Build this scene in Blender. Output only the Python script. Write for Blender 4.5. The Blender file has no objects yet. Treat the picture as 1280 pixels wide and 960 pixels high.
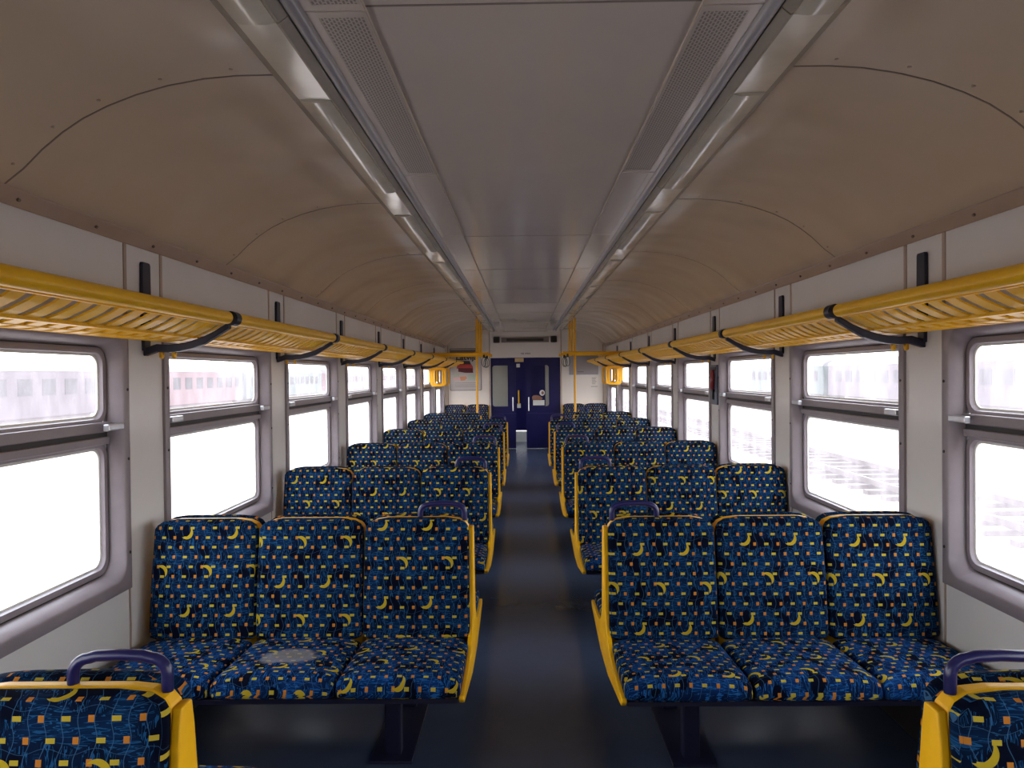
import bpy, bmesh, math, random
from mathutils import Vector, Matrix
random.seed(7)
C = bpy.context.scene.collection
sc = bpy.context.scene
PI = math.pi

# ------------------------------------------------------------------ camera
cam_d = bpy.data.cameras.new('camera')
cam = bpy.data.objects.new('camera', cam_d); C.objects.link(cam)
cam_d.sensor_width = 36.0
cam_d.lens = 36.0 * 950.0 / 1280.0
cam_d.clip_start = 0.05; cam_d.clip_end = 600
CAMZ = 1.53
yaw, pitch, roll = math.radians(0.90), math.radians(-0.72), math.radians(0.6)
M = Matrix.Rotation(yaw, 4, 'Z') @ Matrix.Rotation(math.radians(90) + pitch, 4, 'X') @ Matrix.Rotation(-roll, 4, 'Z')
M.translation = Vector((-0.033, 0, CAMZ))
cam.matrix_world = M
sc.camera = cam

# ------------------------------------------------------------------ light
W = bpy.data.worlds.new('overcast_sky'); sc.world = W; W.use_nodes = True
wn = W.node_tree.nodes; wl = W.node_tree.links; wn.clear()
wo = wn.new('ShaderNodeOutputWorld'); wb = wn.new('ShaderNodeBackground')
wt = wn.new('ShaderNodeTexCoord'); wsx = wn.new('ShaderNodeSeparateXYZ'); wr = wn.new('ShaderNodeValToRGB')
wl.new(wt.outputs['Generated'], wsx.inputs[0]); wl.new(wsx.outputs['Z'], wr.inputs[0])
wr.color_ramp.elements[0].position = 0.0; wr.color_ramp.elements[0].color = (1.0, 0.985, 0.99, 1)
wr.color_ramp.elements[1].position = 0.6; wr.color_ramp.elements[1].color = (0.80, 0.88, 1.0, 1)
wl.new(wr.outputs[0], wb.inputs[0]); wb.inputs[1].default_value = 7.3
wl.new(wb.outputs[0], wo.inputs[0])
sc.view_settings.view_transform = 'Standard'; sc.view_settings.look = 'None'
sc.view_settings.exposure = 0.0; sc.view_settings.gamma = 1.0
sc.view_settings.use_curve_mapping = False
sc.cycles.use_denoising = True
sc.cycles.max_bounces = 10; sc.cycles.diffuse_bounces = 6; sc.cycles.glossy_bounces = 4
sc.cycles.transparent_max_bounces = 12
sc.cycles.sample_clamp_indirect = 6.0

# ------------------------------------------------------------------ node helpers
class E:
    """small expression wrapper over math nodes"""
    nt = None
    def __init__(s, v): s.v = v
    @staticmethod
    def op(name, *a):
        n = E.nt.nodes.new('ShaderNodeMath'); n.operation = name
        for i, x in enumerate(a):
            x = x.v if isinstance(x, E) else x
            if isinstance(x, (int, float)): n.inputs[i].default_value = x
            else: E.nt.links.new(x, n.inputs[i])
        return E(n.outputs[0])
    def __add__(a, b): return E.op('ADD', a, b)
    __radd__ = __add__
    def __sub__(a, b): return E.op('SUBTRACT', a, b)
    def __rsub__(a, b): return E.op('SUBTRACT', b, a)
    def __mul__(a, b): return E.op('MULTIPLY', a, b)
    __rmul__ = __mul__
    def __truediv__(a, b): return E.op('DIVIDE', a, b)
    def lt(a, b): return E.op('LESS_THAN', a, b)
    def gt(a, b): return E.op('GREATER_THAN', a, b)
    def abs(a): return E.op('ABSOLUTE', a)
    def floor(a): return E.op('FLOOR', a)
    def mod(a, b): return E.op('FLOORED_MODULO', a, b)
    def sin(a): return E.op('SINE', a)
    def max(a, b): return E.op('MAXIMUM', a, b)

def new_mat(name, col=(.5, .5, .5), rough=.5, metal=0.0, spec=.5, coat=0.0):
    m = bpy.data.materials.new(name); m.use_nodes = True
    b = m.node_tree.nodes['Principled BSDF']
    b.inputs['Base Color'].default_value = (*col, 1)
    b.inputs['Roughness'].default_value = rough
    b.inputs['Metallic'].default_value = metal
    b.inputs['Specular IOR Level'].default_value = spec
    b.inputs['Coat Weight'].default_value = coat
    b.inputs['Coat Roughness'].default_value = 0.08
    return m

def N(m, t, **kw):
    n = m.node_tree.nodes.new(t)
    for k, v in kw.items():
        if k in n.inputs: n.inputs[k].default_value = v
        else: setattr(n, k, v)
    return n

def noisy(name, col, col2, scale=4, rough=.5, rough2=None, stretch=(1, 1, 1), bump=0.0, bscale=60, spec=.5, metal=0.0, coat=0.0, lo=.35, hi=.65, bstretch=(1,1,1), bdist=.004):
    m = new_mat(name, col, rough, metal, spec, coat); nt = m.node_tree; L = nt.links.new
    b = nt.nodes['Principled BSDF']
    tc = N(m, 'ShaderNodeTexCoord'); mp = N(m, 'ShaderNodeMapping'); mp.inputs['Scale'].default_value = stretch
    L(tc.outputs['Object'], mp.inputs[0])
    nz = N(m, 'ShaderNodeTexNoise', Scale=scale, Detail=5.0, Roughness=.6); L(mp.outputs[0], nz.inputs[0])
    cr = N(m, 'ShaderNodeValToRGB'); cr.color_ramp.elements[0].position = lo; cr.color_ramp.elements[1].position = hi
    cr.color_ramp.elements[0].color = (*col, 1); cr.color_ramp.elements[1].color = (*col2, 1)
    L(nz.outputs[0], cr.inputs[0]); L(cr.outputs[0], b.inputs['Base Color'])
    if rough2 is not None:
        mr = N(m, 'ShaderNodeMapRange'); mr.inputs['To Min'].default_value = rough; mr.inputs['To Max'].default_value = rough2
        L(nz.outputs[0], mr.inputs['Value']); L(mr.outputs[0], b.inputs['Roughness'])
    if bump:
        mp2 = N(m, 'ShaderNodeMapping'); mp2.inputs['Scale'].default_value = bstretch; L(tc.outputs['Object'], mp2.inputs[0])
        n2 = N(m, 'ShaderNodeTexNoise', Scale=bscale, Detail=2.0); L(mp2.outputs[0], n2.inputs[0])
        bp = N(m, 'ShaderNodeBump', Strength=bump, Distance=bdist); L(n2.outputs[0], bp.inputs['Height'])
        L(bp.outputs[0], b.inputs['Normal'])
    return m

MAT = {}
MAT['ceil'] = noisy('painted_ceiling', (.58, .51, .44), (.61, .54, .47), 1.0, .12, .16, bump=.04, bscale=.8, bdist=.02, spec=.9)
MAT['arch'] = noisy('painted_arched_panel', (.58, .49, .38), (.61, .52, .41), 1.2, .20, .26, bump=1.0, bscale=.9, bdist=.12, bstretch=(1, 1, 1), spec=.8)
MAT['seam'] = new_mat('dark_seam', (.20, .17, .14), .7)
MAT['cornice'] = noisy('cornice_paint', (.38, .29, .23), (.43, .335, .27), 3, .45)
MAT['wall'] = noisy('wall_laminate', (.72, .70, .68), (.76, .74, .72), 1.3, .14, .22, spec=.5, bump=.10, bscale=2, bdist=.02)
MAT['frame'] = noisy('grey_window_frame', (.24, .205, .225), (.29, .25, .27), 5, .30, .45, bump=.15, bscale=200)
MAT['frame_dark'] = new_mat('dark_seal', (.035, .03, .03), .6)
MAT['floor'] = noisy('blue_grey_linoleum', (.046, .065, .118), (.056, .077, .130), 5, .24, .27, bump=.04, bscale=30, lo=.2, hi=.8)
MAT['yellow'] = noisy('yellow_shell', (.80, .42, .004), (.86, .47, .006), 6, .42, spec=.25)
MAT['rack'] = noisy('ochre_rack', (.88, .47, .008), (.95, .54, .012), 5, .35, spec=.3)
MAT['pole'] = new_mat('yellow_pole', (.85, .42, .006), .35)
MAT['navy'] = new_mat('navy_enamel', (.012, .012, .085), .28)
MAT['navy_dull'] = new_mat('navy_leg', (.008, .009, .035), .45)
MAT['arm'] = new_mat('dark_blue_bracket', (.010, .011, .030), .4)
MAT['door'] = noisy('dark_blue_door', (.007, .006, .060), (.011, .010, .075), 2, .32, spec=.3)
MAT['black'] = new_mat('black', (.012, .012, .014), .5)
MAT['steel'] = noisy('satin_steel', (.50, .50, .52), (.62, .62, .64), 12, .28, .4, metal=.9)
MAT['strip'] = noisy('grey_metal_strip', (.30, .29, .30), (.40, .39, .40), 3, .25, .38, stretch=(1, .3, 1), spec=.7)
MAT['lamp'] = noisy('aged_lamp_cover', (.50, .46, .37), (.62, .58, .48), 3, .10, .16, spec=.7, bump=.25, bscale=2.5, bdist=.015)
MAT['lamp_box'] = noisy('lamp_housing', (.30, .265, .215), (.36, .32, .26), 3, .22, .3, spec=.6)
MAT['white'] = noisy('off_white', (.62, .61, .58), (.68, .67, .64), 3, .5)
MAT['cream'] = new_mat('cream_plate', (.62, .45, .22), .5)
MAT['heater'] = new_mat('heater_casing', (.022, .018, .018), .5)
MAT['endwall'] = noisy('end_wall_laminate', (.68, .62, .56), (.72, .66, .60), 1.2, .3, .4)
MAT['poster'] = new_mat('poster_paper', (.48, .44, .42), .35)
MAT['poster_grey'] = new_mat('notice_sheet', (.30, .28, .29), .35)
MAT['red'] = new_mat('red_ink', (.42, .045, .04), .4)
MAT['darkred'] = new_mat('dark_red_ink', (.10, .012, .02), .4)
MAT['ink'] = new_mat('dark_ink', (.03, .022, .022), .4)
MAT['purple'] = new_mat('purple_ink', (.22, .10, .20), .4)
MAT['green'] = new_mat('grey_green_ink', (.40, .45, .38), .4)
MAT['orange'] = new_mat('orange_ink', (.55, .25, .13), .4)
MAT['pink'] = new_mat('pink_ink', (.62, .38, .36), .4)
MAT['brown'] = new_mat('brown_sticker', (.25, .11, .07), .4)
MAT['hammer_red'] = new_mat('red_plastic', (.22, .012, .02), .35)
MAT['hammer_blue'] = noisy('slate_blue_case', (.06, .075, .12), (.09, .10, .15), 6, .35)
MAT['display'] = new_mat('display_glass', (.03, .025, .02), .2)
MAT['display_frame'] = new_mat('display_frame', (.17, .14, .12), .4)
MAT['strap'] = new_mat('grey_strap', (.10, .11, .10), .5)
MAT['ground'] = noisy('sandy_ground', (.25, .20, .165), (.34, .28, .235), .25, .9)
MAT['rail'] = new_mat('rail_steel', (.10, .08, .08), .5)
MAT['sleeper'] = new_mat('sleeper', (.10, .08, .08), .9)
MAT['coach_mauve'] = new_mat('coach_mauve', (.06, .042, .055), .6)
MAT['coach_pink'] = new_mat('coach_pink', (.095, .045, .052), .6)
MAT['coach_green'] = new_mat('coach_green', (.042, .062, .058), .6)
MAT['coach_roof'] = new_mat('coach_roof', (.12, .115, .12), .6)
MAT['coach_win'] = new_mat('coach_window', (.035, .03, .035), .8)

# misty window pane
def glass_mat(name, haze, tint):
    m = bpy.data.materials.new(name); m.use_nodes = True; nt = m.node_tree; nt.nodes.clear(); L = nt.links.new
    out = N(m, 'ShaderNodeOutputMaterial'); mx = N(m, 'ShaderNodeMixShader'); tr = N(m, 'ShaderNodeBsdfTransparent')
    tl = N(m, 'ShaderNodeBsdfTranslucent'); tl.inputs[0].default_value = (*tint, 1)
    tc = N(m, 'ShaderNodeTexCoord'); mp = N(m, 'ShaderNodeMapping'); mp.inputs['Scale'].default_value = (1, 1.6, .7)
    nz = N(m, 'ShaderNodeTexNoise', Scale=2.6, Detail=6.0, Roughness=.6)
    mr = N(m, 'ShaderNodeMapRange'); mr.inputs['From Min'].default_value = .3; mr.inputs['From Max'].default_value = .7
    mr.inputs['To Min'].default_value = haze - .08; mr.inputs['To Max'].default_value = haze + .10
    L(tc.outputs['Object'], mp.inputs[0]); L(mp.outputs[0], nz.inputs[0]); L(nz.outputs[0], mr.inputs['Value'])
    L(mr.outputs[0], mx.inputs[0]); L(tr.outputs[0], mx.inputs[1])
    L(tl.outputs[0], mx.inputs[2])
    L(mx.outputs[0], out.inputs[0]); return m
MAT['pane'] = glass_mat('misty_pane', .15, (.93, .88, .92))
MAT['doorglass'] = new_mat('door_glass', (.02, .02, .03), .05)
bb = MAT['doorglass'].node_tree.nodes['Principled BSDF']; bb.inputs['Alpha'].default_value = .25
MAT['frost'] = noisy('frosted_pane', (.33, .31, .27), (.40, .38, .33), 1.0, .25)

# perforated panel: rows of small slots
def perf_mat():
    m = new_mat('perforated_sheet', (.40, .35, .30), .35, spec=.6); nt = m.node_tree; L = nt.links.new; E.nt = nt
    tc = N(m, 'ShaderNodeTexCoord'); sx = N(m, 'ShaderNodeSeparateXYZ'); L(tc.outputs['Object'], sx.inputs[0])
    x, y = E(sx.outputs['X']), E(sx.outputs['Y'])
    fx = (x / .0095).mod(1.0); row = (x / .0095).floor(); fy = (y / .021 + row * .5).mod(1.0)
    hole = (fx - .5).abs().lt(.30) * (fy - .5).abs().lt(.36)
    mx = N(m, 'ShaderNodeMix', data_type='RGBA'); mx.inputs[6].default_value = (.43, .38, .33, 1); mx.inputs[7].default_value = (.17, .145, .12, 1)
    L(hole.v, mx.inputs[0]); L(mx.outputs[2], nt.nodes['Principled BSDF'].inputs['Base Color'])
    return m
MAT['perf'] = perf_mat()

# seat plush: staggered little rectangles, crescents, wavy threads on scribbled navy
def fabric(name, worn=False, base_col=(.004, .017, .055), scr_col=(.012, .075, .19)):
    m = new_mat(name, (.01, .02, .05), .95, spec=.03); nt = m.node_tree; L = nt.links.new; E.nt = nt
    b = nt.nodes['Principled BSDF']
    uv = N(m, 'ShaderNodeUVMap'); uv.uv_map = 'UVMap'
    sx = N(m, 'ShaderNodeSeparateXYZ'); L(uv.outputs[0], sx.inputs[0])
    oi = N(m, 'ShaderNodeObjectInfo'); r = E(oi.outputs['Random'])
    u = E(sx.outputs['X']) + r * .37 + 5.0
    v = E(sx.outputs['Y']) + r * 2.9 + 5.0
    P2, RV = .0948, .0395
    row = (v / RV).floor(); par = row.mod(2.0)
    fv = (v / RV).mod(1.0) - .5
    fu = (u / P2 + par * .29).mod(1.0)
    yel = (fu - .25).abs().lt(.091) * fv.abs().lt(.125)
    ora = (fu - .75).abs().lt(.060) * fv.abs().lt(.165)
    # crescents
    MW, MH = .1896, .158
    mr_ = (v / MH).floor(); mp_ = mr_.mod(2.0)
    mu = ((u / MW + mp_ * .54).mod(1.0) - .5) * MW
    mv = ((v / MH).mod(1.0) - .5) * MH
    sgn = mp_ * 2.0 - 1.0
    d1 = mu * mu + mv * mv
    cu = mu + .0135; cv = mv + sgn * .0125
    d2 = cu * cu + cv * cv
    moon = d1.lt(.0265 ** 2) * d2.gt(.0305 ** 2)
    # threads
    T = .0316
    wob = (v * (2 * PI / .079)).sin() * .0045 + (v * (2 * PI / .19) + row.mod(1.0)).sin() * .003
    th = (((u + wob) / T).mod(1.0) - .5).abs().lt(.022)
    wob2 = (u * (2 * PI / .095)).sin() * .006
    th2 = (((v + wob2) / .079).mod(1.0) - .5).abs().lt(.005)
    thread = th.max(th2)
    cb = N(m, 'ShaderNodeCombineXYZ'); L(u.v, cb.inputs[0]); L(v.v, cb.inputs[1])
    mpn = N(m, 'ShaderNodeMapping'); mpn.inputs['Scale'].default_value = (16, 125, 1); mpn.inputs['Rotation'].default_value = (0, 0, .18)
    L(cb.outputs[0], mpn.inputs[0])
    s1 = N(m, 'ShaderNodeTexNoise', Scale=1.0, Detail=1.0, Distortion=1.2); L(mpn.outputs[0], s1.inputs[0])
    mpv = N(m, 'ShaderNodeMapping'); mpv.inputs['Scale'].default_value = (125, 18, 1); mpv.inputs['Rotation'].default_value = (0, 0, .25)
    L(cb.outputs[0], mpv.inputs[0])
    s2 = N(m, 'ShaderNodeTexNoise', Scale=1.0, Detail=1.0, Distortion=1.2); L(mpv.outputs[0], s2.inputs[0])
    pt = N(m, 'ShaderNodeTexNoise', Scale=13.0, Detail=1.0); L(cb.outputs[0], pt.inputs[0])
    patch = E(pt.outputs[0])
    scr = (E(s1.outputs[0]) - .50).abs().lt(.028) * patch.gt(.53)
    scr2 = (E(s2.outputs[0]) - .50).abs().lt(.03) * patch.lt(.50) * patch.gt(.41)
    scribble = scr.max(scr2)
    base = N(m, 'ShaderNodeMix', data_type='RGBA'); base.inputs[6].default_value = (.0025, .004, .012, 1); base.inputs[7].default_value = (*base_col, 1)
    mrg = N(m, 'ShaderNodeMapRange'); mrg.inputs['From Min'].default_value = .38; mrg.inputs['From Max'].default_value = .68; L(pt.outputs[0], mrg.inputs['Value'])
    L(mrg.outputs[0], base.inputs[0]); cur = base.outputs[2]
    for mask, col, k in ((scribble, scr_col, .9), (thread, (.05, .13, .25), .65), (yel, (.42, .33, .035), 1), (ora, (.44, .17, .025), 1), (moon, (.42, .31, .02), 1)):
        mx = N(m, 'ShaderNodeMix', data_type='RGBA'); L((mask * k).v, mx.inputs[0]); L(cur, mx.inputs[6]); mx.inputs[7].default_value = (*col, 1); cur = mx.outputs[2]
    if worn:   # pale worn patch in the middle of one cushion
        x0 = E(sx.outputs['X']); y0 = E(sx.outputs['Y'])
        nz = N(m, 'ShaderNodeTexNoise', Scale=14.0, Detail=4.0); L(uv.outputs[0], nz.inputs[0])
        dd = ((x0 / .125) * (x0 / .125) + ((y0 - .25) / .085) * ((y0 - .25) / .085)) + (E(nz.outputs[0]) - .5) * 2.2
        mk = N(m, 'ShaderNodeMapRange'); mk.inputs['From Min'].default_value = 1.15; mk.inputs['From Max'].default_value = .55; mk.inputs['To Max'].default_value = .5; L(dd.v, mk.inputs['Value'])
        mx = N(m, 'ShaderNodeMix', data_type='RGBA'); L(mk.outputs[0], mx.inputs[0]); L(cur, mx.inputs[6]); mx.inputs[7].default_value = (.34, .32, .30, 1); cur = mx.outputs[2]
    L(cur, b.inputs['Base Color'])
    b.inputs['Sheen Weight'].default_value = .0; b.inputs['Sheen Roughness'].default_value = .4
    b.inputs['Sheen Tint'].default_value = (.3, .55, 1, 1)
    return m
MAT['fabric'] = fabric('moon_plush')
MAT['fabric_toplit'] = fabric('moon_plush_toplit', False, (.005, .026, .105), (.014, .11, .34))  # cushion copy of the plush, brighter blue: light from above put into its colour
MAT['fabric_toplit_worn'] = fabric('moon_plush_toplit_worn', True, (.005, .026, .105), (.014, .11, .34))  # worn patch over the same blue with overhead light painted in

# ------------------------------------------------------------------ mesh helpers
def link(name, me, m=None, parent=None, smooth=False):
    o = bpy.data.objects.new(name, me); C.objects.link(o)
    if m is not None: me.materials.append(MAT[m] if isinstance(m, str) else m)
    if smooth:
        for p in me.polygons: p.use_smooth = True
    if parent is not None: o.parent = parent
    return o

class MB:
    def __init__(s): s.v = []; s.f = []; s.uv = {}
    def box(s, x0, x1, y0, y1, z0, z1):
        x0, x1 = min(x0, x1), max(x0, x1); y0, y1 = min(y0, y1), max(y0, y1); z0, z1 = min(z0, z1), max(z0, z1)
        b = len(s.v)
        s.v += [(x, y, z) for z in (z0, z1) for y in (y0, y1) for x in (x0, x1)]
        for q in ((0, 2, 3, 1), (4, 5, 7, 6), (0, 1, 5, 4), (2, 6, 7, 3), (0, 4, 6, 2), (1, 3, 7, 5)):
            s.f.append(tuple(b + i for i in q))
        return s
    def rings(s, rings, caps=True, closed=True):
        n = len(rings[0]); b = len(s.v)
        for r in rings: s.v += [tuple(p) for p in r]
        for k in range(len(rings) - 1):
            for i in range(n if closed else n - 1):
                j = (i + 1) % n
                s.f.append((b + k * n + i, b + k * n + j, b + (k + 1) * n + j, b + (k + 1) * n + i))
        if caps:
            s.f.append(tuple(b + i for i in reversed(range(n))))
            e = b + (len(rings) - 1) * n
            s.f.append(tuple(e + i for i in range(n)))
        return s
    def tube(s, pts, r, n=10, caps=True):
        pts = [Vector(p) for p in pts]; rr = r if isinstance(r, (list, tuple)) else [r] * len(pts)
        rings = []; up = None
        for i, p in enumerate(pts):
            t = (pts[min(i + 1, len(pts) - 1)] - pts[max(i - 1, 0)]).normalized()
            if up is None:
                up = Vector((0, 0, 1)) if abs(t.z) < .9 else Vector((1, 0, 0))
            a = t.cross(up).normalized(); up = a.cross(t).normalized()
            rings.append([p + (a * math.cos(2 * PI * k / n) + up * math.sin(2 * PI * k / n)) * rr[i] for k in range(n)])
        return s.rings(rings, caps)
    def loop_tube(s, pts, r, n=8):
        pts = [Vector(p) for p in pts]; m = len(pts); rings = []
        nrm = (pts[m // 3] - pts[0]).cross(pts[2 * m // 3] - pts[0]).normalized()
        for i, p in enumerate(pts):
            t = (pts[(i + 1) % m] - pts[i - 1]).normalized(); a = t.cross(nrm).normalized()
            rings.append([p + (a * math.cos(2 * PI * k / n) + nrm * math.sin(2 * PI * k / n)) * r for k in range(n)])
        rings.append(rings[0]); return s.rings(rings, False)
    def poly(s, pts, axis, a0, a1):
        """extrude a 2D polygon; axis is the extrusion axis"""
        def mk(p, a):
            if axis == 'x': return (a, p[0], p[1])
            if axis == 'y': return (p[0], a, p[1])
            return (p[0], p[1], a)
        return s.rings([[mk(p, a0) for p in pts], [mk(p, a1) for p in pts]], True)
    def build(s, name, m=None, parent=None, smooth=False, bevel=0, seg=2, uv=None, weld=False):
        me = bpy.data.meshes.new(name); me.from_pydata(s.v, [], s.f)
        if uv:
            ul = me.uv_layers.new(name='UVMap')
            for lp in me.loops: ul.data[lp.index].uv = uv[lp.vertex_index]
        bm = bmesh.new(); bm.from_mesh(me)
        if weld: bmesh.ops.remove_doubles(bm, verts=bm.verts, dist=1e-5)
        bmesh.ops.recalc_face_normals(bm, faces=bm.faces)
        if bevel:
            es = [e for e in bm.edges if len(e.link_faces) == 2 and e.calc_face_angle(0) > .5]
            bmesh.ops.bevel(bm, geom=es, offset=bevel, segments=seg, profile=.5, affect='EDGES')
        bm.to_mesh(me); bm.free()
        o = link(name, me, m, parent)
        if smooth:
            for p in me.polygons: p.use_smooth = True
            me.set_sharp_from_angle(angle=math.radians(50))
        return o

def thing(name, label, cat, loc=(0, 0, 0), group=None):
    o = bpy.data.objects.new(name, None); C.objects.link(o); o.empty_display_size = .1
    o.location = loc; return tag(o, label, cat, group)
def tag(o, label, cat, group=None, kind=None):
    o['label'] = label; o['category'] = cat
    if group: o['group'] = group
    if kind: o['kind'] = kind
    return o
def struct(o): o['kind'] = 'structure'; return o
KIDS = {}
def kids(o):
    return [c for c in bpy.data.objects if c.parent == o]
def dup(root, loc, label):
    def cp(o, par):
        c = o.copy(); C.objects.link(c)
        if par is not None: c.parent = par
        for k in kids(o): cp(k, c)
        return c
    src = list(kids(root)); c = root.copy(); C.objects.link(c); c.location = loc; c['label'] = label
    for k in src: cp(k, c)
    return c

def rrect(w, h, r, n=6, cx=0, cy=0):
    """rounded rectangle, 4*(n+1) points, w/h half sizes"""
    r = max(min(r, w - 1e-4, h - 1e-4), 1e-4); out = []
    for q, (sx, sy) in enumerate(((1, 1), (-1, 1), (-1, -1), (1, -1))):
        for k in range(n + 1):
            a = q * PI / 2 + k * PI / 2 / n
            out.append((cx + sx * (w - r) + r * math.cos(a), cy + sy * (h - r) + r * math.sin(a)))
    return out

# ------------------------------------------------------------------ dimensions
WX = 1.666                 # inner wall face
PT = 1.76                  # bay pitch
PIL = 3.25                 # first pillar in front of the camera
YB, YE = -2.2, 15.62       # rear and far end wall
Z0 = CAMZ
WZ0, WZ1 = Z0 - .86, Z0 + .205     # outer window frame
HW = (PT - .31) / 2
wins = [PIL + PT * (k - .5) for k in range(-2, 8)]

# ------------------------------------------------------------------ room shell
fl = MB().box(-WX - .1, WX + .1, YB, YE + 1.6, -.06, 0).build('floor', 'floor'); struct(fl)
for sgn, nm in ((-1, 'left'), (1, 'right')):
    b = MB(); xa, xb = sgn * WX, sgn * (WX + .085)
    b.box(xa, xb, YB, YE, 0, WZ0 + .012)
    b.box(xa, xb, YB, YE, WZ1 - .012, Z0 + .62)
    edges = [YB] + [e for w in wins for e in (w - HW + .012, w + HW - .012)] + [YE]
    for i in range(0, len(edges), 2):
        if edges[i + 1] > edges[i]: b.box(xa, xb, edges[i], edges[i + 1], WZ0 + .012, WZ1 - .012)
    struct(b.build('wall_' + nm, 'wall'))
    # cornice strip where the wall meets the arched ceiling
    prof = [(sgn * WX, Z0 + .555), (sgn * (WX - .012), Z0 + .552), (sgn * (WX - .045), Z0 + .598), (sgn * (WX - .04), Z0 + .612), (sgn * WX, Z0 + .612)]
    struct(MB().poly(prof, 'y', YB, YE).build('trim_cornice_' + nm, 'cornice', bevel=.003))
    b = MB()
    for k in range(int((YE - YB) / .44)):
        y = YB + .2 + .44 * k
        b.tube([(sgn * (WX - .029), y, Z0 + .573), (sgn * (WX - .036), y, Z0 + .569)], .006, 8)
    b.build('screw', 'seam', bpy.data.objects['trim_cornice_' + nm])
    # joint strips beside every pillar, above the racks and below the windows
    b = MB()
    for k in range(-1, 8):
        for e in (-1, 1):
            y = PIL + PT * (k - 0) + e * .155
            if YB < y < YE - .02:
                b.box(sgn * WX, sgn * (WX - .004), y - .011, y + .011, WZ1, Z0 + .555)
                b.box(sgn * WX, sgn * (WX - .003), y - .006, y + .006, .02, WZ0)
    struct(b.build('trim_joint_' + nm, 'cornice'))
    # heater casing along the wall foot
    b = MB().box(sgn * WX, sgn * (WX - .10), YB + .02, YE - .8, 0.0, .24)
    struct(b.build('baseboard_' + nm, 'heater', bevel=.01))

# ceiling: flat centre, ledges and the two arched sides
ZC = .922
half = [(0, ZC), (.418, ZC), (.424, ZC - .008), (.57, ZC - .008), (.605, ZC - .008), (.61, ZC), (.787, ZC), (.90, .9215), (1.0, .914), (1.113, .895), (1.21, .869), (1.30, .836), (1.375, .800), (1.44, .758), (1.505, .706), (1.563, .649), (1.622, .604), (WX, .602)]
def strip(pts, y0, y1, th=.02):
    lo = [(x, z) for x, z in pts]; hi = [(x, z + th) for x, z in reversed(pts)]
    return lo + hi
b = MB()
full = [(-x, Z0 + z) for x, z in reversed(half[:2])] + [(x, Z0 + z) for x, z in half[1:2]]
b.poly([(-.418, Z0 + ZC), (.418, Z0 + ZC), (.418, Z0 + ZC + .03), (-.418, Z0 + ZC + .03)], 'y', YB, YE)
ce = struct(b.build('ceiling', 'ceil'))
for sgn, nm in ((-1, 'left'), (1, 'right')):
    pts = [(sgn * x, Z0 + z) for x, z in half[1:7]]
    struct(MB().poly(strip(pts, YB, YE), 'y', YB, YE).build('ceiling_ledge_' + nm, 'ceil'))
    # arched panels with dense smooth profile
    prof = half[6:]
    b = MB(); rings = []
    ny = 60
    for i in range(ny + 1):
        y = YB + (YE - YB) * i / ny
        rings.append([(sgn * x, y, Z0 + z) for x, z in prof] + [(sgn * x, y, Z0 + z + .025) for x, z in reversed(prof)])
    b.rings(rings, True)
    struct(b.build('ceiling_arch_' + nm, 'arch', smooth=True))
    b = MB(); scr = MB()
    for k in range(-2, 8):
        y = 2.32 + 1.74 * k
        if y > YE - .1 or y < YB: continue
        rings = []
        for i, (x, z) in enumerate(prof[:-1]):
            rings.append([(sgn * x, y - .0035, Z0 + z - .0015), (sgn * x, y + .0035, Z0 + z - .0015), (sgn * x, y + .0035, Z0 + z + .004), (sgn * x, y - .0035, Z0 + z + .004)])
        b.rings(rings, True)
        for i in (1, 3, 5, 7, 9):
            x, z = prof[i]; scr.tube([(sgn * x, y - .05, Z0 + z + .003), (sgn * x, y - .05, Z0 + z - .003)], .006, 8)
    o = b.build('trim_arch_seam_' + nm, 'seam'); struct(o)
    scr.build('screw', 'cornice', o)
b = MB()
for y in (1.9, 5.07, 6.67, 8.25, 9.85, 11.4, 13.0, 14.4):
    b.box(-.418, .418, y - .004, y + .004, Z0 + ZC - .0012, Z0 + ZC + .002)
struct(b.build('trim_ceiling_seam', 'seam'))

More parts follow.
